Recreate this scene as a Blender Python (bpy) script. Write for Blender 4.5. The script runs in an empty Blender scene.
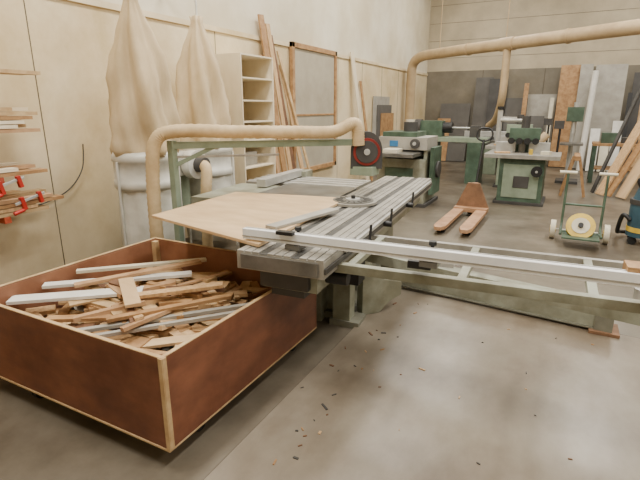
import bpy, bmesh, math, random
from mathutils import Vector, Matrix, Euler
random.seed(7)
R=math.radians
# ------------------------------------------------------------ materials
def lin(c):
    return tuple(((x/255)/12.92 if x/255<=.04045 else ((x/255+.055)/1.055)**2.4) for x in c)+(1,)
M={}
def mat(name,c1,c2=None,scale=6,rough=.6,metal=0,bump=.0,stretch=(1,1,1),detail=6,contrast=(.35,.65),emit=0,c3=None,bscale=None,spec=.5,dirt=None,dscale=.6,dstretch=(1,1,1),drange=(.4,.62),rvar=0):
    if c2 is None: c2=tuple(max(0,x*.85) for x in c1)
    m=bpy.data.materials.new(name);m.use_nodes=True;nt=m.node_tree;N=nt.nodes;L=nt.links
    b=N['Principled BSDF'];b.inputs['Roughness'].default_value=rough;b.inputs['Metallic'].default_value=metal
    b.inputs['Specular IOR Level'].default_value=spec
    tc=N.new('ShaderNodeTexCoord');mp=N.new('ShaderNodeMapping');mp.inputs['Scale'].default_value=stretch
    L.new(tc.outputs['Object'],mp.inputs['Vector'])
    no=N.new('ShaderNodeTexNoise');no.inputs['Scale'].default_value=scale;no.inputs['Detail'].default_value=detail;no.inputs['Roughness'].default_value=.6
    L.new(mp.outputs[0],no.inputs['Vector'])
    cr=N.new('ShaderNodeValToRGB');cr.color_ramp.elements[0].position=contrast[0];cr.color_ramp.elements[1].position=contrast[1]
    cr.color_ramp.elements[0].color=lin(c2);cr.color_ramp.elements[1].color=lin(c1)
    if c3:
        e=cr.color_ramp.elements.new((contrast[0]+contrast[1])/2);e.color=lin(c3)
    L.new(no.outputs['Fac'],cr.inputs[0]);out=cr.outputs[0]
    if dirt:
        mp2=N.new('ShaderNodeMapping');mp2.inputs['Scale'].default_value=dstretch;mp2.inputs['Location'].default_value=(3.3,1.7,.4)
        L.new(tc.outputs['Object'],mp2.inputs['Vector'])
        n3=N.new('ShaderNodeTexNoise');n3.inputs['Scale'].default_value=dscale;n3.inputs['Detail'].default_value=8;n3.inputs['Roughness'].default_value=.65
        L.new(mp2.outputs[0],n3.inputs['Vector'])
        r3=N.new('ShaderNodeValToRGB');r3.color_ramp.elements[0].position=drange[0];r3.color_ramp.elements[1].position=drange[1]
        r3.color_ramp.elements[0].color=lin(dirt);r3.color_ramp.elements[1].color=(1,1,1,1);L.new(n3.outputs['Fac'],r3.inputs[0])
        mx=N.new('ShaderNodeMix');mx.data_type='RGBA';mx.blend_type='MULTIPLY';mx.inputs[0].default_value=1
        L.new(out,mx.inputs[6]);L.new(r3.outputs[0],mx.inputs[7]);out=mx.outputs[2]
        if rvar:
            mr=N.new('ShaderNodeMapRange');mr.inputs['From Min'].default_value=.35;mr.inputs['From Max'].default_value=.65
            mr.inputs['To Min'].default_value=rough+rvar;mr.inputs['To Max'].default_value=rough-rvar*.5
            L.new(n3.outputs['Fac'],mr.inputs['Value']);L.new(mr.outputs[0],b.inputs['Roughness'])
    L.new(out,b.inputs['Base Color'])
    if bump:
        bp=N.new('ShaderNodeBump');bp.inputs['Strength'].default_value=bump;bp.inputs['Distance'].default_value=.02
        if bscale:
            n2=N.new('ShaderNodeTexNoise');n2.inputs['Scale'].default_value=bscale;n2.inputs['Detail'].default_value=4
            L.new(mp.outputs[0],n2.inputs['Vector']);L.new(n2.outputs['Fac'],bp.inputs['Height'])
        else: L.new(no.outputs['Fac'],bp.inputs['Height'])
        L.new(bp.outputs[0],b.inputs['Normal'])
    if emit:
        b.inputs['Emission Color'].default_value=(1,.95,.86,1);b.inputs['Emission Strength'].default_value=emit
    M[name]=m;return m
mat('wall_ply',(232,217,184),(216,197,160),scale=1.3,rough=.75,stretch=(1,1,.45),contrast=(.3,.62),bump=.02,dirt=(230,222,204),dscale=.7,drange=(.36,.55))
mat('wall_upper',(232,225,205),(220,211,188),scale=1.0,rough=.85,dirt=(238,233,222))
mat('wall_grey',(140,133,119),(120,114,102),scale=1.2,rough=.8,dirt=(220,216,208))
mat('wall_block',(190,178,153),(172,160,137),scale=1.5,rough=.85)
mat('ceiling_m',(190,184,172),(175,168,156),scale=2,rough=.9)
mat('concrete',(130,122,108),(96,88,77),scale=1.6,rough=.36,c3=(114,106,93),contrast=(.28,.72),bump=.04,bscale=9,detail=8,dirt=(176,166,152),dscale=.6,drange=(.38,.6),rvar=.1)
mat('slab',(154,146,132),(124,114,99),scale=1.8,rough=.3,c3=(140,131,117),contrast=(.28,.7),bump=.03,bscale=6,detail=9,dirt=(182,166,148),dscale=.7,dstretch=(1,.5,1),drange=(.34,.6),rvar=.1)
mat('slab_edge',(100,90,74))
mat('bin_brown',(142,90,64),(106,64,44),scale=2.4,rough=.42,stretch=(1,1,3),contrast=(.3,.7),bump=.03,dirt=(200,186,176),dscale=2,drange=(.35,.6))
mat('bin_inside',(160,112,84),(128,84,58),scale=3,rough=.6)
mat('edge_wood',(206,178,136),(176,144,102),scale=9,rough=.6)
mat('pine',(210,176,132),(178,142,100),scale=10,rough=.6,stretch=(4,4,1))
mat('oak',(180,142,98),(146,108,70),scale=10,rough=.6)
mat('beech',(196,160,122),(166,128,92),scale=8,rough=.6)
mat('walnut',(130,92,66),(94,66,46),scale=9,rough=.6)
mat('paintwhite',(230,228,222),(214,211,202),scale=6,rough=.5)
mat('greyboard',(172,168,158),(152,147,137),scale=4,rough=.6)
mat('plywood',(216,186,146),(194,162,122),scale=2.5,rough=.42,stretch=(1,3,1),bump=.02)
mat('cab_ply',(234,222,196),(216,200,170),scale=3,rough=.6,stretch=(1,1,.3))
mat('cast_iron',(132,130,125),(104,102,97),scale=5,rough=.32,metal=.5)
mat('alu',(208,208,204),(186,185,181),scale=6,rough=.35,metal=.45)
mat('alu_grey',(166,162,153),(140,136,128),scale=6,rough=.42,metal=.2)
mat('dark_groove',(74,72,68),(56,54,50),scale=8,rough=.6)
mat('fence_white',(238,239,240),(226,227,228),scale=6,rough=.35,metal=.0)
mat('sage',(166,168,152),(138,141,124),scale=3.5,rough=.5,contrast=(.3,.7),dirt=(210,204,194),dscale=3)
mat('sage_dirty',(138,138,124),(106,104,90),scale=5,rough=.6,contrast=(.3,.7))
mat('green',(92,114,96),(68,90,74),scale=4,rough=.5,dirt=(205,205,198),dscale=3)
mat('green_lt',(146,158,138),(122,136,116),scale=4,rough=.5)
mat('black',(30,30,31),(20,20,21),scale=5,rough=.5)
mat('darkgrey',(74,72,70),(56,54,52),scale=3,rough=.6)
mat('panel_grey',(100,97,93),(84,81,77),scale=2,rough=.7)
mat('bag',(214,194,160),(186,164,128),scale=2.6,rough=.9,bump=.3,bscale=12,stretch=(1,1,.5))
mat('plasticbag',(230,228,218),(196,193,180),scale=3,rough=.35,bump=.3,bscale=10)
mat('galv',(222,220,211),(198,196,186),scale=5,rough=.45,metal=.1)
mat('hose',(206,182,142),(182,156,116),scale=6,rough=.6)
mat('duct',(192,168,132),(170,146,112),scale=3,rough=.6)
mat('red',(150,44,36),(116,34,28),scale=5,rough=.45)
mat('clampred',(190,46,34),(160,36,28),scale=5,rough=.4)
mat('rackred',(194,88,56),(156,64,42),scale=5,rough=.5)
mat('rust',(140,104,76),(108,80,58),scale=7,rough=.7)
mat('truck_orange',(186,146,112),(156,116,84),scale=6,rough=.55)
mat('yellow',(224,194,76),(196,162,54),scale=6,rough=.45)
mat('cream',(222,215,194),(202,194,170),scale=4,rough=.5)
mat('blue',(70,140,190),(50,110,160),scale=4,rough=.4)
mat('teal',(58,92,108),(42,70,84),scale=4,rough=.45)
mat('mirror',(188,180,162),(172,164,146),scale=2,rough=.25,metal=.1)
mat('rubber',(36,35,34),(24,24,23),scale=8,rough=.8)
mat('lamp',(255,250,240),emit=6)
# ------------------------------------------------------------ builder
class B:
    def __init__(s,name,bevel=0.0):
        s.name=name;s.bm=bmesh.new();s.mats=[];s.M=Matrix.Identity(4);s.bevel=bevel
    def mi(s,m):
        if m not in s.mats:s.mats.append(m)
        return s.mats.index(m)
    def add(s,verts,faces,m,smooth=False,mx=None):
        T=s.M@mx if mx is not None else s.M
        vs=[s.bm.verts.new(T@Vector(v)) for v in verts];i=s.mi(m)
        for f in faces:
            try:
                fc=s.bm.faces.new([vs[k] for k in f]);fc.material_index=i;fc.smooth=smooth
            except ValueError: pass
    def box(s,c,d,m,rot=(0,0,0),mx=None):
        x,y,z=d[0]/2,d[1]/2,d[2]/2
        v=[(-x,-y,-z),(x,-y,-z),(x,y,-z),(-x,y,-z),(-x,-y,z),(x,-y,z),(x,y,z),(-x,y,z)]
        f=[(0,3,2,1),(4,5,6,7),(0,1,5,4),(1,2,6,5),(2,3,7,6),(3,0,4,7)]
        T=Matrix.Translation(c)@Euler(rot).to_matrix().to_4x4()
        if mx is not None:T=mx@T
        s.add(v,f,m,mx=T)
    def bb(s,a,b,m):
        s.box([(a[i]+b[i])/2 for i in range(3)],[abs(b[i]-a[i]) for i in range(3)],m)
    def beam(s,p,q,w,h,m,roll=0):
        p=Vector(p);q=Vector(q);d=q-p
        T=Matrix.Translation((p+q)/2)@d.to_track_quat('Y','Z').to_matrix().to_4x4()@Matrix.Rotation(roll,4,'Y')
        s.box((0,0,0),(w,d.length,h),m,mx=T)
    def cyl(s,p,q,r,m,r2=None,n=20,cap=True):
        if r2 is None:r2=r
        p=Vector(p);q=Vector(q);d=q-p
        T=Matrix.Translation(p)@d.to_track_quat('Z','Y').to_matrix().to_4x4()
        v=[];L=d.length
        for k in range(n):
            a=2*math.pi*k/n;v.append((r*math.cos(a),r*math.sin(a),0))
        for k in range(n):
            a=2*math.pi*k/n;v.append((r2*math.cos(a),r2*math.sin(a),L))
        s.add(v,[(k,(k+1)%n,n+(k+1)%n,n+k) for k in range(n)],m,True,T)
        if cap:
            s.add(v[:n],[tuple(range(n-1,-1,-1))],m,False,T);s.add(v[n:],[tuple(range(n))],m,False,T)
    def lathe(s,prof,m,n=32,mod=None,mx=None,smooth=True,off=None):
        v=[];
        for j,(r,z) in enumerate(prof):
            ox,oy=off(z) if off else (0,0)
            for k in range(n):
                a=2*math.pi*k/n;rr=r*(1+(mod(a,z) if mod else 0));v.append((rr*math.cos(a)+ox,rr*math.sin(a)+oy,z))
        f=[]
        for j in range(len(prof)-1):
            for k in range(n):
                f.append((j*n+k,j*n+(k+1)%n,(j+1)*n+(k+1)%n,(j+1)*n+k))
        f.append(tuple(range(n-1,-1,-1)));f.append(tuple((len(prof)-1)*n+k for k in range(n)))
        s.add(v,f,m,smooth,mx)
    def tube(s,pts,r,m,n=12,rib=0,sub=8):
        P=[Vector(p) for p in pts];Q=[]
        for i in range(len(P)-1):
            p0=P[max(i-1,0)];p1=P[i];p2=P[i+1];p3=P[min(i+2,len(P)-1)]
            for k in range(sub):
                t=k/sub;Q.append(.5*((2*p1)+(p2-p0)*t+(2*p0-5*p1+4*p2-p3)*t*t+(3*p1-p0-3*p2+p3)*t**3))
        Q.append(P[-1]);v=[];f=[];up=None
        for i,q in enumerate(Q):
            d=(Q[min(i+1,len(Q)-1)]-Q[max(i-1,0)]).normalized()
            if up is None:
                up=Vector((0,0,1)) if abs(d.z)<.9 else Vector((1,0,0))
            x=(up-d*up.dot(d)).normalized();y=d.cross(x);up=x
            rr=r*(1+rib*(i%2))
            for k in range(n):
                a=2*math.pi*k/n;v.append(q+x*rr*math.cos(a)+y*rr*math.sin(a))
        for i in range(len(Q)-1):
            for k in range(n):f.append((i*n+k,i*n+(k+1)%n,(i+1)*n+(k+1)%n,(i+1)*n+k))
        f.append(tuple(range(n-1,-1,-1)));f.append(tuple((len(Q)-1)*n+k for k in range(n)))
        s.add(v,f,m,True)
    def prism(s,poly,z0,z1,m,mx=None):
        n=len(poly);v=[(x,y,z0) for x,y in poly]+[(x,y,z1) for x,y in poly]
        f=[tuple(range(n-1,-1,-1)),tuple(range(n,2*n))]+[(k,(k+1)%n,n+(k+1)%n,n+k) for k in range(n)]
        s.add(v,f,m,mx=mx)
    def done(s):
        bmesh.ops.recalc_face_normals(s.bm,faces=s.bm.faces)
        xs=[v.co for v in s.bm.verts]
        o=Vector(((min(c.x for c in xs)+max(c.x for c in xs))/2,(min(c.y for c in xs)+max(c.y for c in xs))/2,min(c.z for c in xs)))
        for v in s.bm.verts:v.co-=o
        me=bpy.data.meshes.new(s.name);s.bm.to_mesh(me);s.bm.free()
        for m in s.mats:me.materials.append(M[m])
        ob=bpy.data.objects.new(s.name,me);ob.location=o;bpy.context.collection.objects.link(ob)
        if s.bevel:
            b=ob.modifiers.new('bevel','BEVEL');b.width=s.bevel;b.segments=2;b.limit_method='ANGLE';b.angle_limit=R(50)
        return ob
# ------------------------------------------------------------ room
WX=-4.3;BY=15.6;RX=7.0;FY=-2.5;CH=5.6
b=B('floor');b.bb((WX-.2,FY-.2,-.2),(RX+.2,BY+.2,0),'concrete');b.done()
b=B('wall_left')
b.bb((WX-.2,FY,0),(WX-.02,BY,CH),'wall_upper')
b.bb((WX-.02,FY,0),(WX,BY,2.62),'wall_ply')
b.done()
b=B('trim_1');b.bb((WX,FY,2.6),(WX+.025,BY,2.66),'wall_ply')
b.done()
b=B('trim_2')
for y in (-1,.25,1.5,2.75,4.0,5.25,6.5,7.75,9,10.25,11.5,12.75,14):
    b.bb((WX,y-.004,.02),(WX+.003,y+.004,2.6),'slab_edge')
b.done()
b=B('wall_back')
b.bb((WX-.2,BY,0),(RX+.2,BY+.2,CH),'wall_block')
b.bb((WX,BY-.03,0),(RX,BY,2.72),'wall_grey')
for z in (3.1,3.6,4.1,4.6,5.1): b.bb((WX,BY-.004,z),(RX,BY,z+.012),'wall_grey')
for x in (-2.6,-.9,.8,2.5,4.2): b.bb((x,BY-.036,0),(x+.02,BY-.03,2.72),'slab_edge')
b.done()
b=B('wall_right');b.bb((RX,FY,0),(RX+.2,BY,CH),'wall_block');b.done()
b=B('wall_front');b.bb((WX-.2,FY-.2,0),(RX+.2,FY,CH),'wall_block');b.done()
b=B('ceiling');b.bb((WX-.2,FY-.2,CH),(RX+.2,BY+.2,CH+.15),'ceiling_m');b.done()
b=B('floor_sheet',.002)
b.prism([(-1.27,-1.5),(3.2,-1.5),(3.2,3.68),(-1.3,3.98)],0.0,.018,'slab')
b.prism([(-1.275,-1.5),(-1.27,-1.5),(-1.30,3.985),(3.2,3.685),(3.2,3.69),(-1.306,3.99)],0,.016,'slab_edge')
b.done()
b=B('floor_debris')
for i in range(60):
    x=random.uniform(-1.2,1.2);y=random.uniform(1.0,3.7)
    if random.random()<.5: x=random.gauss(-1.05,.08);y=random.uniform(1.6,3.8)
    s_=random.choice([.006,.008,.01,.014,.02]);b.box((x,y,.0205),(s_*random.uniform(1,3),s_*.6,.005),random.choice(['pine','walnut','dark_groove','oak','darkgrey','walnut']),(0,0,random.uniform(0,3)))
b.done()
# lamps
for i,(x,y,e) in enumerate([(-2.4,1,200),(1.2,1,180),(4.6,1,90),(-2.4,5,195),(1.2,5,180),(4.6,5,95),(-2.4,9,170),(1.2,9,165),(-2.4,13,115),(1.2,13,115),(4.6,12,100)]):
    b=B('ceiling_lamp');b.bb((x-.14,y-1.2,CH-.14),(x+.14,y+1.2,CH),'paintwhite')
    b.cyl((x-.06,y-1.15,CH-.16),(x-.06,y+1.15,CH-.16),.02,'lamp',n=8);b.cyl((x+.06,y-1.15,CH-.16),(x+.06,y+1.15,CH-.16),.02,'lamp',n=8);b.done()
    l=bpy.data.lights.new('tube_light','AREA');l.shape='RECTANGLE';l.size=.5;l.size_y=2.3;l.energy=e;l.color=(1,.96,.88)
    lo=bpy.data.objects.new('tube_light',l);lo.location=(x,y,CH-.2);bpy.context.collection.objects.link(lo)
w=bpy.data.worlds.new('world');bpy.context.scene.world=w;w.use_nodes=True
w.node_tree.nodes['Background'].inputs[0].default_value=(.8,.85,.9,1);w.node_tree.nodes['Background'].inputs[1].default_value=.4
# ------------------------------------------------------------ bin
x0,x1,y0,y1,z0,z1=-3.0,-1.46,1.30,2.74,.12,.59
b=B('wooden_bin',.002);t=.022
b.bb((x0,y0,z0),(x1,y0+t,z1),'bin_brown');b.bb((x0,y1-t,z0),(x1,y1,z1),'bin_brown')
b.bb((x0,y0+t,z0),(x0+t,y1-t,z1),'bin_brown');b.bb((x1-t,y0+t,z0),(x1,y1-t,z1),'bin_brown')
b.bb((x0+t,y0+t,z0),(x1-t,y1-t,z0+.03),'bin_inside')
e=.004
b.bb((x0+t,y1-t-e,z0+.03),(x1-t,y1-t,z1-.004),'bin_inside');b.bb((x0+t,y0+t,z0+.03),(x0+t+e,y1-t,z1-.004),'bin_inside')
for a,c in (((x0,y0,z1),(x1,y0+t,z1+.006)),((x0,y1-t,z1),(x1,y1,z1+.006)),((x0,y0+t,z1),(x0+t,y1-t,z1+.006)),((x1-t,y0+t,z1),(x1,y1-t,z1+.006))):
    b.bb(a,c,'edge_wood')
b.bb((x1,y0-.0,z0),(x1+.006,y0+.024,z1+.004),'edge_wood')
b.bb((x1-.02,y0-.005,z0),(x1+.005,y0,z1+.004),'edge_wood')
b.bb((x0,y0-.004,z0-.012),(x1,y1,z0),'edge_wood')
for (cx,cy) in ((x0+.05,y1-.05),(x0+.05,y0+.05),(x1-.05,y1-.05)):
    b.bb((cx-.022,cy-.022,z0+.03),(cx+.022,cy+.022,z1-.01),'edge_wood')
for cx,cy in ((x0+.42,y0+.1),(x1-.1,y0+.3),(x0+.15,y1-.12),(x1-.1,y1-.18)):
    b.bb((cx-.05,cy-.05,z0-.02),(cx+.05,cy+.05,z0-.012),'galv')
    b.bb((cx-.026,cy-.035,.04),(cx-.02,cy+.02,z0-.02),'galv');b.bb((cx+.02,cy-.035,.04),(cx+.026,cy+.02,z0-.02),'galv')
    b.cyl((cx-.018,cy-.01,.048),(cx+.018,cy-.01,.048),.048,'rubber')
    b.cyl((cx-.028,cy-.01,.048),(cx+.028,cy-.01,.048),.012,'galv',n=10)
b.done()
# offcuts
b=B('wood_offcut_pile')
tones=['pine','oak','beech','edge_wood','plywood','greyboard','walnut','oak','pine','edge_wood']
for i in range(260):
    L=random.uniform(.15,.48);ang=random.uniform(0,math.pi)
    dx=abs(math.cos(ang))*L/2;dy=abs(math.sin(ang))*L/2
    cx=min(max(random.uniform(x0+.1,x1-.1),x0+.07+dx),x1-.07-dx);cy=min(max(random.uniform(y0+.1,y1-.1),y0+.07+dy),y1-.07-dy)
    hgt=.21+.11*math.exp(-(((cx+2.3)/.5)**2+((cy-2.1)/.45)**2))
    b.box((cx,cy,z0+.06+hgt*random.uniform(.3,1)),(L,random.uniform(.03,.1),random.uniform(.012,.035)),random.choice(tones),(random.uniform(-.14,.14),random.uniform(-.12,.12),ang))
for i in range(60):
    L=random.uniform(.2,.5);ang=random.uniform(-.8,1.5);cx=random.uniform(-2.65,-1.85);cy=random.uniform(1.7,2.4)
    b.box((cx,cy,.44+random.uniform(-.03,.06)),(L,random.uniform(.035,.1),random.uniform(.012,.03)),random.choice(tones[:5]+['oak','walnut','beech']),(random.uniform(-.2,.2),random.uniform(-.18,.18),ang))
for (p,q,w_,m_) in (((-2.95,1.72,.52),(-2.25,2.35,.52),.075,'paintwhite'),((-2.93,1.95,.55),(-2.35,2.62,.53),.05,'cream'),((-2.95,1.5,.50),(-2.35,2.0,.50),.11,'paintwhite'),
    ((-2.6,1.5,.45),(-1.9,1.9,.46),.06,'oak'),((-2.35,1.42,.45),(-1.62,2.2,.47),.035,'greyboard'),((-2.3,1.38,.43),(-1.6,2.1,.47),.03,'greyboard'),((-2.75,1.8,.53),(-2.3,2.5,.56),.06,'beech'),((-2.3,1.85,.52),(-1.85,2.2,.56),.07,'pine'),((-2.2,1.6,.49),(-1.75,2.15,.52),.045,'oak'),((-2.5,2.0,.55),(-2.15,1.75,.53),.09,'plywood')):
    b.beam(p,q,w_,.02,m_)
b.done()
# ------------------------------------------------------------ sliding table saw
S=Matrix.Translation((-1.06,2.07,0))@Matrix.Rotation(R(4.9),4,'Z')
b=B('sliding_table_saw',.003);b.M=S
W=.53;Ls=3.2
b.bb((-W,0,.77),(0,Ls,.868),'alu_grey')
b.bb((-W+.03,-.012,.78),(-.03,0,.86),'cast_iron')
n=11;pw=W/n
for i in range(n):
    xa=-W+i*pw
    if i in (3,7): b.bb((xa,.0,.868),(xa+pw,Ls,.871),'dark_groove');continue
    b.bb((xa+.003,0,.868),(xa+pw-.004,Ls,.878),'alu_grey')
b.bb((-.001,0,.80),(.012,Ls,.83),'dark_groove')
b.bb((-W+.1,.1,.64),(-.08,3.0,.765),'sage');b.bb((-W+.16,.1,.6),(-.16,3.0,.64),'darkgrey')
b.bb((.0,.3,.84),(.02,3.1,.865),'alu')
b.cyl((-.36,1.53,.88),(-.36,1.53,.9),.20,'alu_grey',n=40);b.cyl((-.36,1.53,.9),(-.36,1.53,.905),.17,'cast_iron',n=40)
b.cyl((-.36,1.53,.905),(-.36,1.53,.915),.06,'alu',n=24);b.cyl((-.36,1.53,.915),(-.36,1.53,.94),.018,'black',n=12)
for k in range(16):
    a=k*math.pi/8;b.box((-.36+.12*math.cos(a),1.53+.12*math.sin(a),.907),(.06,.012,.004),'dark_groove',(0,0,a))
b.bb((-1.32,1.0,.80),(-.56,2.25,.88),'cast_iron');b.bb((-.55,1.0,.84),(-.535,2.25,.876),'black')
b.bb((-1.85,2.27,.83),(-.6,2.85,.87),'alu_grey')
for i in range(4): b.bb((-1.85,2.32+i*.14,.87),(-.62,2.36+i*.14,.876),'alu')
b.bb((-1.8,1.25,.82),(-1.34,2.1,.875),'sage')
b.cyl((-1.95,2.9,.8),(-.6,2.9,.8),.022,'alu');b.bb((-1.5,1.9,.885),(-1.4,2.8,.96),'alu')
b.bb((-1.55,2.75,.82),(-1.35,2.95,.94),'sage')
b.bb((-1.25,1.15,.06),(-.28,2.65,.66),'sage');b.bb((-1.3,1.1,0),(-.24,2.7,.06),'sage_dirty')
b.bb((-1.1,1.13,.15),(-.45,1.15,.55),'sage_dirty');b.bb((-.28,1.4,.15),(-.27,2.4,.55),'sage_dirty')
b.bb((-1.2,1.2,.66),(-.4,2.6,.8),'sage_dirty')
for xx in(-.5,-1.15): b.bb((xx-.06,1.02,0),(xx+.06,1.15,.5),'sage')
b.bb((-.34,1.02,0),(-.2,1.14,.62),'sage')
b.bb((-.36,1.0,0),(-.12,1.2,.05),'sage_dirty')
b.bb((-.36,.2,.62),(-.18,1.3,.66),'sage')
b.bb((-.42,.06,.66),(-.12,.28,.76),'darkgrey');b.cyl((-.1,.25,.7),(.05,.25,.7),.04,'black')
b.cyl((-.3,.5,.55),(-.3,.8,.55),.09,'darkgrey');b.bb((-.2,.85,.42),(-.08,1.0,.6),'black')
for yy in (.62,1.15,1.9): 
    b.cyl((.012,yy,.82),(.07,yy,.82),.022,'black',n=12);b.cyl((.06,yy,.82),(.06,yy+.03,.93),.009,'black',n=8)
# crosscut fence
b.M=Matrix.Identity(4)
def ext(p,q,w_,h_,m_='fence_white'):
    b.beam(p,q,w_,h_,m_)
    p=Vector(p);q=Vector(q)
    b.beam(p+Vector((0,-w_/2-.001,-h_*.2)),q+Vector((0,-w_/2-.001,-h_*.2)),.004,h_*.14,'alu_grey')
    b.beam(p+Vector((0,w_*.2,h_/2+.001)),q+Vector((0,w_*.2,h_/2+.001)),w_*.15,.003,'alu_grey')
ext((-1.62,2.15,.945),(.75,2.32,.945),.05,.06)
b.beam((.28,2.33,.955),(.62,2.355,.955),.11,.085,'oak')
for xx in (-1.3,-.55):
    b.box((xx,2.19+(xx+1.3)*.08,.895),(.09,.09,.03),'cast_iron');b.cyl((xx,2.22+(xx+1.3)*.08,.9),(xx,2.22+(xx+1.3)*.08,.985),.01,'black',n=10)
    b.cyl((xx,2.22+(xx+1.3)*.08,.98),(xx,2.22+(xx+1.3)*.08,1.0),.02,'black',n=12)
b.box((-1.33,2.13,.982),(.1,.04,.02),'black',(0,0,.08))
b.cyl((-1.12,2.3,.90),(-1.0,2.36,.92),.022,'black',n=12)
b.box((-.62,2.33,.86),(.12,.1,.04),'black',(0,0,.1))
# outrigger frame
f1=[(-1.1,2.30,.77),(.8,2.48,.77)];f2=[(-1.15,2.98,.77),(.8,3.12,.77)]
b.beam(*f1,.05,.05,'sage');b.beam(*f2,.04,.04,'alu_grey')
for k in (0.04,.36,.68,.97):
    p=Vector(f1[0]).lerp(Vector(f1[1]),k);q=Vector(f2[0]).lerp(Vector(f2[1]),k);b.beam(p,q,.045,.035,'sage')
b.cyl((-1.1,2.62,.79),(.8,2.78,.79),.014,'alu',n=12)
b.box((-.62,2.62,.80),(.24,.13,.05),'alu',(0,0,.1))
b.beam((-1.25,3.1,.60),(.5,2.75,.60),.09,.07,'sage');b.cyl((.42,2.77,.56),(.42,2.77,.75),.03,'alu',n=16)
# floor beam with curved bracket
b.beam((-1.45,4.1,.13),(.42,3.88,.13),.12,.17,'sage')
b.beam((-1.45,4.1,.22),(.42,3.88,.22),.16,.012,'sage_dirty');b.beam((-1.45,4.1,.045),(.42,3.88,.045),.16,.012,'sage_dirty')
b.box((.4,3.88,.13),(.12,.17,.22),'sage_dirty',(0,0,-.12));b.box((.4,3.88,.03),(.2,.22,.024),'rust')
poly=[(0,0),(.16,0),(.2,.04),(.26,.09),(.36,.13),(.36,.24),(.2,.28),(.08,.4),(.04,.6),(0,.66)]
T=Matrix.Translation((-1.36,3.3,0.02))@Matrix.Rotation(R(50),4,'Z')@Matrix.Rotation(R(90),4,'X')
b.prism(poly,-.05,.05,'sage',mx=T)
b.done()
b=B('plywood_sheet',.002)
b.prism([(-2.60,2.36),(-1.49,2.10),(-1.63,3.62),(-2.66,3.42)],.8835,.903,'plywood');b.done()
b=B('wood_batten',.002);b.beam((-1.62,2.42,.914),(-1.5,3.1,.914),.09,.02,'greyboard');b.done()
# ------------------------------------------------------------ saw guard boom
b=B('overhead_saw_guard',.003)
p0=Vector((-3.06,3.08,1.33));p1=Vector((-1.78,4.2,1.33))
b.beam(p0,p1,.05,.06,'green_lt');b.bb((-3.09,3.05,0),(-3.03,3.11,1.37),'green_lt');b.box((-3.06,3.08,.01),(.22,.26,.02),'green_lt')
b.beam((-3.06,3.08,1.15),(-2.8,3.32,1.31),.035,.035,'green_lt')
b.beam(p0+Vector((.02,.02,-.1)),p0.lerp(p1,.55)+Vector((0,0,-.1)),.02,.02,'alu_grey')
b.tube([(-3.15,2.90,.2),(-3.15,2.90,.7),(-3.15,2.92,1.1),(-3.12,2.95,1.36),(-3.0,3.06,1.45),(-2.6,3.42,1.44),(-2.2,3.78,1.43),(-1.95,4.0,1.43),(-1.82,4.12,1.5),(-1.78,4.16,1.46),(-1.77,4.17,1.3)],.055,'hose',rib=.09,sub=16,n=14)
arc=[(.15*math.cos(a),.19*math.sin(a)) for a in [i*math.pi/14 for i in range(15)]]
T=Matrix.Translation((-1.72,4.25,1.24))@Matrix.Rotation(R(27),4,'Z')@Matrix.Rotation(R(90),4,'X')
b.prism([(-.15,-.16),(.15,-.16)]+arc,-.035,.035,'darkgrey',mx=T)
b.prism([(.13*math.cos(a),.13*math.sin(a)) for a in [i*math.pi/12 for i in range(24)]],.036,.05,'red',mx=T)
b.prism([(.105*math.cos(a),.105*math.sin(a)) for a in [i*math.pi/12 for i in range(24)]],.051,.06,'darkgrey',mx=T)
b.prism([(.03*math.cos(a),.03*math.sin(a)) for a in [i*math.pi/6 for i in range(12)]],.061,.07,'alu',mx=T)
b.beam((-1.78,4.2,1.36),(-1.72,4.25,1.24),.05,.05,'green_lt')
b.bb((-1.85,4.16,1.02),(-1.62,4.34,1.1),'green_lt')
b.done()
# ------------------------------------------------------------ dust collector
b=B('dust_collector')
def fold(k,ph,amp):
    return lambda a,z: amp*math.sin(k*a+ph+z*2.2)+amp*.6*math.sin((k*2-1)*a+z*4)+amp*.3*math.sin(3*a-z*9+ph)
for i,(cx,cy) in enumerate(((-3.70,3.36),(-3.8,4.36))):
    T=Matrix.Translation((cx,cy,0))
    b.lathe([(.22,.1),(.28,.13),(.30,.3),(.305,.5),(.30,.7),(.285,.86),(.285,.9)],'plasticbag',mod=fold(7,i,.025),mx=T,n=48)
    b.lathe([(.30,.88),(.315,.9),(.315,.96),(.305,.97),(.305,1.14),(.315,1.15),(.315,1.2),(.29,1.24)],'galv',mx=T,n=40)
    top=2.55
    off=(lambda z,s=(.10 if i==0 else -.03): (s*(z-1.2)*.6,-s*.5*(z-1.2)))
    b.lathe([(.275,1.2),(.29,1.26),(.28,1.34),(.27,1.42),(.285,1.5),(.265,1.6),(.265,1.7),(.245,1.8),(.245,1.9),(.22,2.0),(.205,2.1),(.165,2.2),(.14,2.31),(.09,2.44),(.055,top),(.065,top+.06)],'bag',mod=fold(5,i*2,.15),mx=T,n=72,off=off)
    ox,oy=off(top+.05)
    b.cyl((cx+ox,cy+oy,top+.05),(cx+ox,cy+oy,top+.35),.012,'galv',n=8)
    b.beam((WX+.02,cy+oy,top+.35),(cx+ox+.02,cy+oy,top+.35),.03,.03,'galv')
    for a in range(3):
        an=a*2.094+.4;b.cyl((cx+.32*math.cos(an),cy+.32*math.sin(an),0),(cx+.32*math.cos(an),cy+.32*math.sin(an),1.15),.014,'galv',n=8)
b.bb((-3.98,3.65,.95),(-3.6,4.07,1.18),'galv')
b.cyl((-3.8,3.86,.5),(-3.8,3.86,.95),.13,'green_lt');b.cyl((-3.8,3.86,0.0),(-3.8,3.86,.5),.03,'galv')
b.cyl((-3.58,3.86,1.06),(-3.48,3.86,1.06),.15,'galv',n=28)
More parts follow.
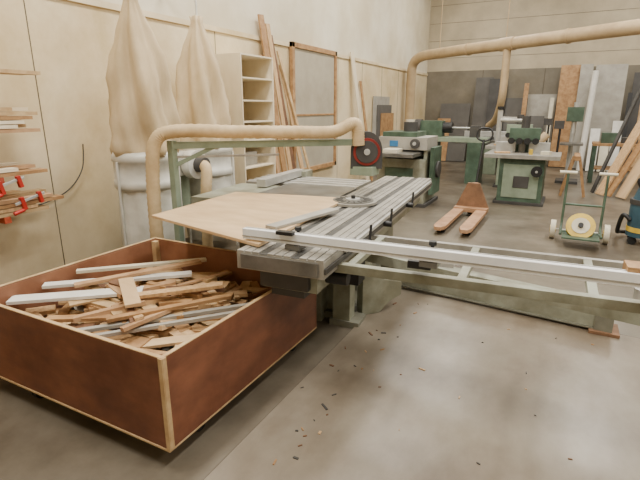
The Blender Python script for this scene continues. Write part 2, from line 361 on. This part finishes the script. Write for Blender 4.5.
b.cyl((-3.48,3.86,1.06),(-3.38,3.86,1.06),.08,'darkgrey')
b.tube([(-3.42,3.86,1.06),(-3.32,3.8,1.02),(-3.29,3.74,.8),(-3.29,3.72,.5),(-3.29,3.7,.06)],.055,'hose',rib=.08,sub=12)
b.done()
b=B('wall_cable');b.tube([(-4.26,1.9,1.02),(-4.26,2.15,.86),(-4.26,2.5,.78),(-4.26,2.85,.86),(-4.26,3.05,1.05),(-4.26,3.1,1.3)],.006,'darkgrey');b.done()
# ------------------------------------------------------------ lumber rack
b=B('lumber_rack',.002)
for y in (.4,2.0):
    b.bb((-4.28,y-.03,0),(-4.22,y+.03,2.1),'rackred')
    for z in (.80,1.10,1.42,1.85):
        b.beam((-4.24,y,z),(-3.74,y,z+.015),.05,.05,'rackred')
        b.beam((-4.24,y,z-.14),(-4.0,y,z-.01),.02,.03,'rackred')
    b.bb((-4.28,y-.06,0),(-3.8,y+.06,.05),'rackred')
b.done()
b=B('stacked_lumber')
for z,nn in ((.842,4),(1.142,2),(1.462,6),(1.892,1)):
    for k in range(nn):
        for xx in (-4.15,-4.03,-3.9,-3.79):
            b.bb((xx-.05+random.uniform(0,.01),.1+random.uniform(0,.2),z+k*.032),(xx+.05,2.3+random.uniform(-.18,.14)*(1 if z>1 else 1.5),z+k*.032+.026),random.choice(['pine','oak','edge_wood','beech','cab_ply']))
b.done()
for yy,zz in ((2.03,1.13),(2.17,.99)):
    b=B('bar_clamp',.002)
    b.beam((-3.70,yy-.12,zz-.06),(-3.70,yy+.12,zz+.0),.012,.02,'alu')
    b.box((-3.70,yy-.06,zz-.06),(.03,.03,.10),'clampred',(.2,0,0));b.box((-3.70,yy+.08,zz-.03),(.03,.03,.09),'clampred',(.2,0,0))
    b.cyl((-3.70,yy-.06,zz-.11),(-3.70,yy-.14,zz-.13),.015,'clampred',n=12);b.done()
# ------------------------------------------------------------ shelving unit at wall
b=B('shelving_unit',.002)
X0,X1,Y0,Y1,ZT=-4.28,-3.76,5.06,5.8,2.3
b.bb((X0,Y0,0),(X1,Y0+.02,ZT),'cab_ply');b.bb((X0,Y1-.02,0),(X1,Y1,ZT),'cab_ply');b.bb((X0,Y0,0),(X0+.01,Y1,ZT),'cab_ply')
for z in (.06,.45,.85,1.2,1.45,1.72,2.0,ZT-.02): b.bb((X0,Y0+.02,z),(X1-.01,Y1-.02,z+.02),'cab_ply')
b.bb((X0+.1,Y0+.1,1.22),(X1-.1,Y0+.4,1.34),'cream');b.bb((X0+.1,Y0+.1,.87),(X1-.15,Y0+.5,1.05),'greyboard')
b.done()
b=B('leaning_board_bundle')
def lean(y,w_,ht,m_,xb=-3.95,dy=.0,th=.025):
    p=Vector((xb,y,0.01));q=Vector((-4.25,y+dy,ht))
    d=(q-p).normalized();yv=Vector((0,1,0));yv=(yv-d*yv.dot(d)).normalized();nv=d.cross(yv)
    T=Matrix((( nv.x,yv.x,d.x,(p.x+q.x)/2),(nv.y,yv.y,d.y,(p.y+q.y)/2),(nv.z,yv.z,d.z,(p.z+q.z)/2),(0,0,0,1)))
    b.box((0,0,0),(th,w_,(q-p).length),m_,mx=T)
lean(6.5,.13,2.95,'oak',dy=-.25);lean(6.62,.1,2.85,'pine',dy=-.2,xb=-3.9);lean(6.78,.12,2.7,'walnut',dy=-.3,xb=-3.92);lean(6.3,.08,2.4,'beech',dy=-.05)
lean(6.98,.1,2.3,'pine',dy=-.2,xb=-3.85);lean(7.2,.06,2.5,'edge_wood',dy=-.5,xb=-3.8)
b.done()
b=B('leaning_plank');lean(9.9,.16,2.75,'cab_ply',dy=-.35);lean(10.15,.1,2.2,'oak',dy=-.1);b.done()
b=B('framed_panel',.003)
b.bb((-4.27,7.15,.55),(-4.25,8.75,2.62),'mirror')
for a,c in (((-4.28,7.1,.5),(-4.22,7.18,2.68)),((-4.28,8.72,.5),(-4.22,8.8,2.68)),((-4.28,7.1,2.6),(-4.22,8.8,2.68)),((-4.28,7.1,.5),(-4.22,8.8,.58))): b.bb(a,c,'oak')
b.bb((-4.25,7.18,1.5),(-4.235,8.72,1.53),'oak')
b.done()
b=B('dark_panel_stack')
for k in range(3): b.bb((-4.28+k*.03,10.9+k*.2,0),(-4.255+k*.03,12.0+k*.1,1.9-.2*k),['greyboard','panel_grey','oak'][k])
b.done()
# ------------------------------------------------------------ pallet truck
b=B('pallet_truck',.004)
for x in (-1.42,-1.08):
    b.prism([(x-.08,6.2),(x-.04,6.08),(x+.04,6.08),(x+.08,6.2),(x+.08,7.5),(x-.08,7.5)],.07,.12,'truck_orange')
    b.cyl((x-.05,6.3,.042),(x+.05,6.3,.042),.04,'rubber');b.bb((x-.06,6.22,.05),(x-.05,6.5,.08),'truck_orange');b.bb((x+.05,6.22,.05),(x+.06,6.5,.08),'truck_orange')
b.bb((-1.5,7.42,.07),(-1.0,7.6,.14),'truck_orange')
T=Matrix.Translation((-1.25,7.58,.13))@Matrix.Rotation(R(90),4,'X')
b.prism([(-.25,0),(.25,0),(.09,.38),(-.09,.38)],-.03,.03,'rust',mx=T)
b.cyl((-1.25,7.68,.08),(-1.25,7.68,.5),.05,'truck_orange')
b.cyl((-1.33,7.72,.09),(-1.27,7.72,.09),.09,'rubber');b.cyl((-1.23,7.72,.09),(-1.17,7.72,.09),.09,'rubber')
b.cyl((-1.25,7.7,.35),(-1.22,7.95,1.15),.018,'black',n=12)
b.tube([(-1.22,7.95,1.12),(-1.33,7.98,1.18),(-1.32,8.0,1.3),(-1.22,8.01,1.33),(-1.12,8.0,1.3),(-1.11,7.98,1.18),(-1.22,7.95,1.12)],.015,'black')
b.done()
# ------------------------------------------------------------ spindle moulder
def moulder(name,ox,oy,body='green',feed=True):
    b=B(name,.005);b.M=Matrix.Translation((ox,oy,0))
    b.bb((-.36,-.4,.03),(.36,.35,.8),body);b.bb((-.41,-.44,0),(.41,.4,.05),'darkgrey')
    b.bb((-.62,-.52,.8),(.58,.42,.87),'alu_grey');b.bb((-.29,-.415,.12),(.29,-.4,.7),'green_lt' if body!='green_lt' else 'green');b.bb((-.11,-.43,.3),(.14,-.415,.5),'darkgrey')
    b.bb((-.5,0,.87),(-.17,.1,1.05),'alu');b.bb((.05,0,.87),(.39,.1,1.05),'alu')
    b.cyl((-.06,.02,.87),(-.06,.02,1.08),.06,'cast_iron');b.bb((-.26,.08,.87),(.14,.3,1.15),body)
    b.cyl((.16,.2,1.0),(.3,.26,1.18),.07,'duct')
    if feed:
        b.cyl((-.5,.22,.87),(-.5,.22,1.6),.035,'alu');b.cyl((-.5,.22,1.42),(0,-.1,1.42),.03,'alu')
        b.cyl((-.5,.22,1.6),(-.5,.22,1.66),.05,'black')
        b.box((-.03,-.1,1.2),(.5,.18,.2),body,(0,0,.1));b.cyl((-.03,-.12,1.3),(-.03,-.12,1.5),.07,'darkgrey')
        for k in range(4): b.cyl((-.23+k*.13,-.22,1.08),(-.23+k*.13,-.14,1.08),.055,'rubber')
    b.cyl((.25,-.46,.6),(.25,-.52,.6),.09,'black');b.cyl((.25,-.52,.6),(.25,-.54,.6),.02,'alu')
    b.cyl((.5,.32,.87),(.5,.32,1.3),.02,'black');b.bb((.4,.27,1.28),(.56,.32,1.42),'darkgrey')
    b.box((-.35,-.3,.885),(.25,.12,.03),'pine',(0,0,.4));b.box((.35,-.3,.90),(.14,.12,.06),'cream',(0,0,-.3));b.cyl((.12,-.38,.87),(.12,-.38,.96),.03,'yellow')
    b.done()
moulder('spindle_moulder',-.69,9.2)
moulder('spindle_moulder',-.95,11.0,'green_lt')
b=B('thickness_planer',.005)
b.bb((-2.95,7.8,.05),(-2.1,8.6,.8),'sage');b.bb((-3.0,7.75,0),(-2.05,8.65,.06),'darkgrey')
b.bb((-2.95,7.85,.95),(-2.1,8.55,1.16),'greyboard');b.bb((-2.9,7.9,1.16),(-2.3,8.5,1.24),'green');b.bb((-2.85,7.4,.86),(-2.2,9.0,.92),'cast_iron')
for x in(-2.92,-2.13): b.bb((x-.03,7.9,.8),(x+.03,8.5,.95),'sage')
b.bb((-2.75,7.84,1.0),(-2.6,7.85,1.1),'blue');b.cyl((-2.3,7.85,1.06),(-2.3,7.80,1.06),.08,'darkgrey');b.cyl((-2.3,7.80,1.06),(-2.3,7.78,1.06),.03,'alu')
b.cyl((-2.5,8.2,1.24),(-2.5,8.2,1.4),.12,'darkgrey');b.bb((-2.05,7.9,.2),(-1.98,8.4,1.0),'green')
b.cyl((-1.98,8.15,.62),(-1.94,8.15,.62),.14,'darkgrey');b.bb((-2.8,7.79,.3),(-2.3,7.8,.65),'green')
b.bb((-2.75,7.5,.92),(-2.5,7.8,.98),'cream')
b.done()
b=B('boring_machine',.005)
b.bb((-3.1,10.8,0),(-2.7,11.3,.9),'green');b.bb((-2.0,10.8,0),(-1.7,11.3,.9),'green');b.bb((-3.2,10.8,.9),(-1.6,11.3,1.0),'green_lt')
b.bb((-3.1,10.9,1.0),(-2.6,11.2,1.35),'green');b.cyl((-2.6,11.05,1.2),(-2.4,11.05,1.2),.12,'black');b.cyl((-3.25,11.05,1.2),(-3.1,11.05,1.2),.18,'darkgrey')
b.bb((-2.0,10.95,1.0),(-1.8,11.15,1.25),'darkgrey');b.cyl((-2.4,11.05,1.2),(-2.0,11.05,1.2),.02,'alu')
b.done()
b=B('surface_jointer',.005)
b.bb((-2.15,12.6,0),(-1.6,13.1,.75),'green_lt');b.bb((-2.7,12.5,.75),(-1.0,13.0,.85),'cast_iron');b.bb((-2.5,12.98,.85),(-1.2,13.02,1.05),'alu')
b.bb((-2.0,12.45,.85),(-1.75,13.0,.92),'darkgrey');b.cyl((-1.55,12.8,.3),(-1.35,12.8,.3),.13,'darkgrey');b.done()
b=B('drill_press',.004)
b.bb((-.2,11.8,0),(.25,12.3,.06),'darkgrey');b.cyl((.02,12.1,0.05),(.02,12.1,1.75),.05,'alu');b.bb((-.14,11.7,1.35),(.18,12.25,1.65),'green')
b.cyl((.02,11.8,1.1),(.02,11.8,1.36),.035,'alu');b.bb((-.2,11.6,.85),(.25,12.05,.9),'cast_iron');b.cyl((.02,12.3,1.45),(.02,12.5,1.45),.1,'darkgrey');b.done()
b=B('workbench',.004)
b.bb((.45,12.2,.82),(1.9,12.9,.88),'oak')
for x in (.5,1.85):
    for y in (12.25,12.85): b.bb((x-.04,y-.04,0),(x+.04,y+.04,.82),'green')
b.bb((.6,12.3,.88),(.9,12.6,1.1),'green');b.bb((1.0,12.4,.88),(1.3,12.7,1.0),'darkgrey');b.cyl((1.5,12.5,.88),(1.5,12.5,1.15),.08,'cream')
b.bb((.5,12.25,.3),(1.85,12.85,.33),'oak');b.done()
b=B('saw_horse',.003)
for y in (10.0,10.6): 
    b.beam((-.05,y,.02),(.1,y,.72),.05,.05,'oak');b.beam((.35,y,.02),(.2,y,.72),.05,.05,'oak')
b.bb((.1,9.9,.70),(.2,10.7,.78),'oak');b.done()
b=B('tool_cabinet',.004)
b.bb((-3.9,11.5,.05),(-3.3,12.1,1.05),'greyboard');b.bb((-3.92,11.48,0),(-3.28,12.12,.05),'darkgrey')
for z in (.12,.42,.72): b.bb((-3.3,11.55,z),(-3.285,12.05,z+.26),'darkgrey')
b.cyl((-3.6,11.8,1.05),(-3.6,11.8,1.35),.14,'cream');b.done()
# ------------------------------------------------------------ extraction duct
b=B('extraction_duct')
b.tube([(-4.08,13.2,.9),(-4.08,13.2,1.6),(-4.08,13.2,2.4),(-4.05,13.2,2.75),(-3.8,13.0,2.92),(-3.2,12.6,2.95),(-1.5,11.5,2.95),(.8,10.1,2.95),(3.5,8.6,2.95),(6.7,6.9,2.95)],.125,'duct',sub=6,n=18)
b.tube([(-1.45,11.46,2.9),(-1.45,11.46,2.3),(-1.47,11.5,1.8),(-1.6,11.9,1.4),(-1.8,12.2,1.2)],.08,'duct',n=14)
for (x,y) in ((-3.2,12.6),(-1.5,11.5),(.8,10.1),(3.5,8.6)): b.cyl((x,y,3.03),(x,y,CH),.01,'duct',n=6)
for p,q in (((-2.4,12.08,2.95),(-2.36,12.05,2.95)),((-.3,10.77,2.95),(-.26,10.745,2.95)),((-1.6,11.565,2.95),(-1.3,11.37,2.95))): b.cyl(p,q,.14,'duct')
b.done()
# ------------------------------------------------------------ sheets by back wall
b=B('panel_stack')
for x,w_,h_,y,m_ in ((-3.3,.9,1.75,15.3,'panel_grey'),(-2.5,.5,2.5,15.35,'panel_grey'),(-2.1,.5,2.45,15.3,'darkgrey'),(-1.55,.6,1.9,15.35,'panel_grey'),(-.9,.8,2.0,15.38,'greyboard'),(-1.0,.5,1.4,15.2,'panel_grey'),(-3.6,.4,1.3,15.2,'oak'),(-1.3,.12,2.3,15.1,'oak'),(-.6,.1,1.9,15.1,'cream')):
    b.beam((x,y-.2,0.02),(x,y+.12,h_),w_,.03,m_)
b.done()
b=B('tall_board_stack')
for x,w_,h_,y,m_ in ((-.2,.55,2.75,15.1,'oak'),(.15,.3,2.75,15.0,'greyboard'),(.72,.72,2.72,14.95,'greyboard'),(1.35,.22,2.5,14.9,'darkgrey'),(1.05,.25,1.3,14.6,'paintwhite'),(.55,.22,1.1,14.5,'paintwhite'),(.8,.2,.95,14.45,'cream'),(1.55,.3,2.2,14.9,'pine'),(2.1,.6,2.4,15.0,'plywood'),(1.2,.1,2.0,14.6,'black')):
    b.beam((x,y-.15,0.02),(x,y+.15,h_),w_,.03,m_)
b.done()
b=B('white_roll');b.cyl((.3,14.5,0),(.36,14.75,2.55),.075,'paintwhite');b.cyl((.36,14.75,2.55),(.361,14.752,2.57),.03,'darkgrey');b.done()
b=B('leaning_timber')
b.beam((.62,10.4,.03),(1.5,11.0,2.3),.22,.03,'pine');b.beam((.75,10.3,.03),(1.62,10.8,2.1),.16,.03,'oak');b.beam((.5,10.6,.03),(1.1,11.2,2.1),.06,.04,'darkgrey')
b.beam((.95,10.2,.03),(1.6,10.6,1.7),.25,.03,'plywood');b.done()
# ------------------------------------------------------------ tubular trolley right
b=B('hand_trolley',.002)
for x in (.03,.47):
    b.tube([(x,6.35,.14),(x,6.6,.14),(x,6.72,.2),(x,6.74,.45),(x,6.78,.84)],.016,'green',n=10)
    b.cyl((x-.1,6.78,.85),(x+.1,6.78,.85),.02,'cream',n=12)
b.cyl((.03,6.74,.45),(.47,6.74,.45),.014,'green',n=10);b.cyl((.03,6.5,.14),(.47,6.5,.14),.014,'green',n=10)
b.bb((.05,6.2,.12),(.45,6.6,.14),'green')
for x in (-.06,.54):
    b.cyl((x-.03,6.68,.12),(x+.03,6.68,.12),.12,'cream',n=28);b.cyl((x-.035,6.68,.12),(x+.035,6.68,.12),.05,'yellow',n=16)
b.cyl((-.06,6.68,.12),(.54,6.68,.12),.012,'galv',n=10)
T=Matrix.Translation((.24,6.42,.24))@Matrix.Rotation(R(60),4,'X')
b.M=T;b.cyl((0,0,-.04),(0,0,.04),.16,'yellow',n=30);b.cyl((0,0,.041),(0,0,.05),.1,'cream',n=24);b.cyl((0,0,.05),(0,0,.08),.03,'black',n=14)
b.done()
b=B('industrial_vacuum',.004)
b.cyl((.96,6.9,.1),(.96,6.9,.5),.2,'teal',n=28);b.cyl((.96,6.9,.5),(.96,6.9,.56),.21,'darkgrey',n=28);b.cyl((.96,6.9,.56),(.96,6.9,.74),.18,'teal',r2=.13,n=28)
b.cyl((.96,6.9,.16),(.96,6.9,.22),.205,'yellow',n=28)
b.tube([(.85,6.85,.68),(.8,6.85,.8),(.96,6.85,.86),(1.1,6.85,.8),(1.08,6.85,.68)],.015,'black')
for k in range(4):
    a=k*math.pi/2+.7;b.cyl((.96+.17*math.cos(a),6.9+.17*math.sin(a)-.015,.05),(.96+.17*math.cos(a),6.9+.17*math.sin(a)+.015,.05),.05,'rubber',n=14)
    b.cyl((.96+.17*math.cos(a),6.9+.17*math.sin(a),.05),(.96+.17*math.cos(a),6.9+.17*math.sin(a),.12),.015,'rubber',n=8)
b.tube([(.78,6.8,.3),(.70,6.85,.35),(.68,6.98,.12),(.75,7.2,.06),(1.0,7.3,.05)],.025,'black')
b.done()
# ------------------------------------------------------------ camera
c=bpy.data.cameras.new('camera');c.lens=470/640*36;c.sensor_width=36
co=bpy.data.objects.new('camera',c);co.location=(0,0,1.65);co.rotation_euler=(R(90-15.8),0,R(27.6));bpy.context.collection.objects.link(co)
bpy.context.scene.camera=co
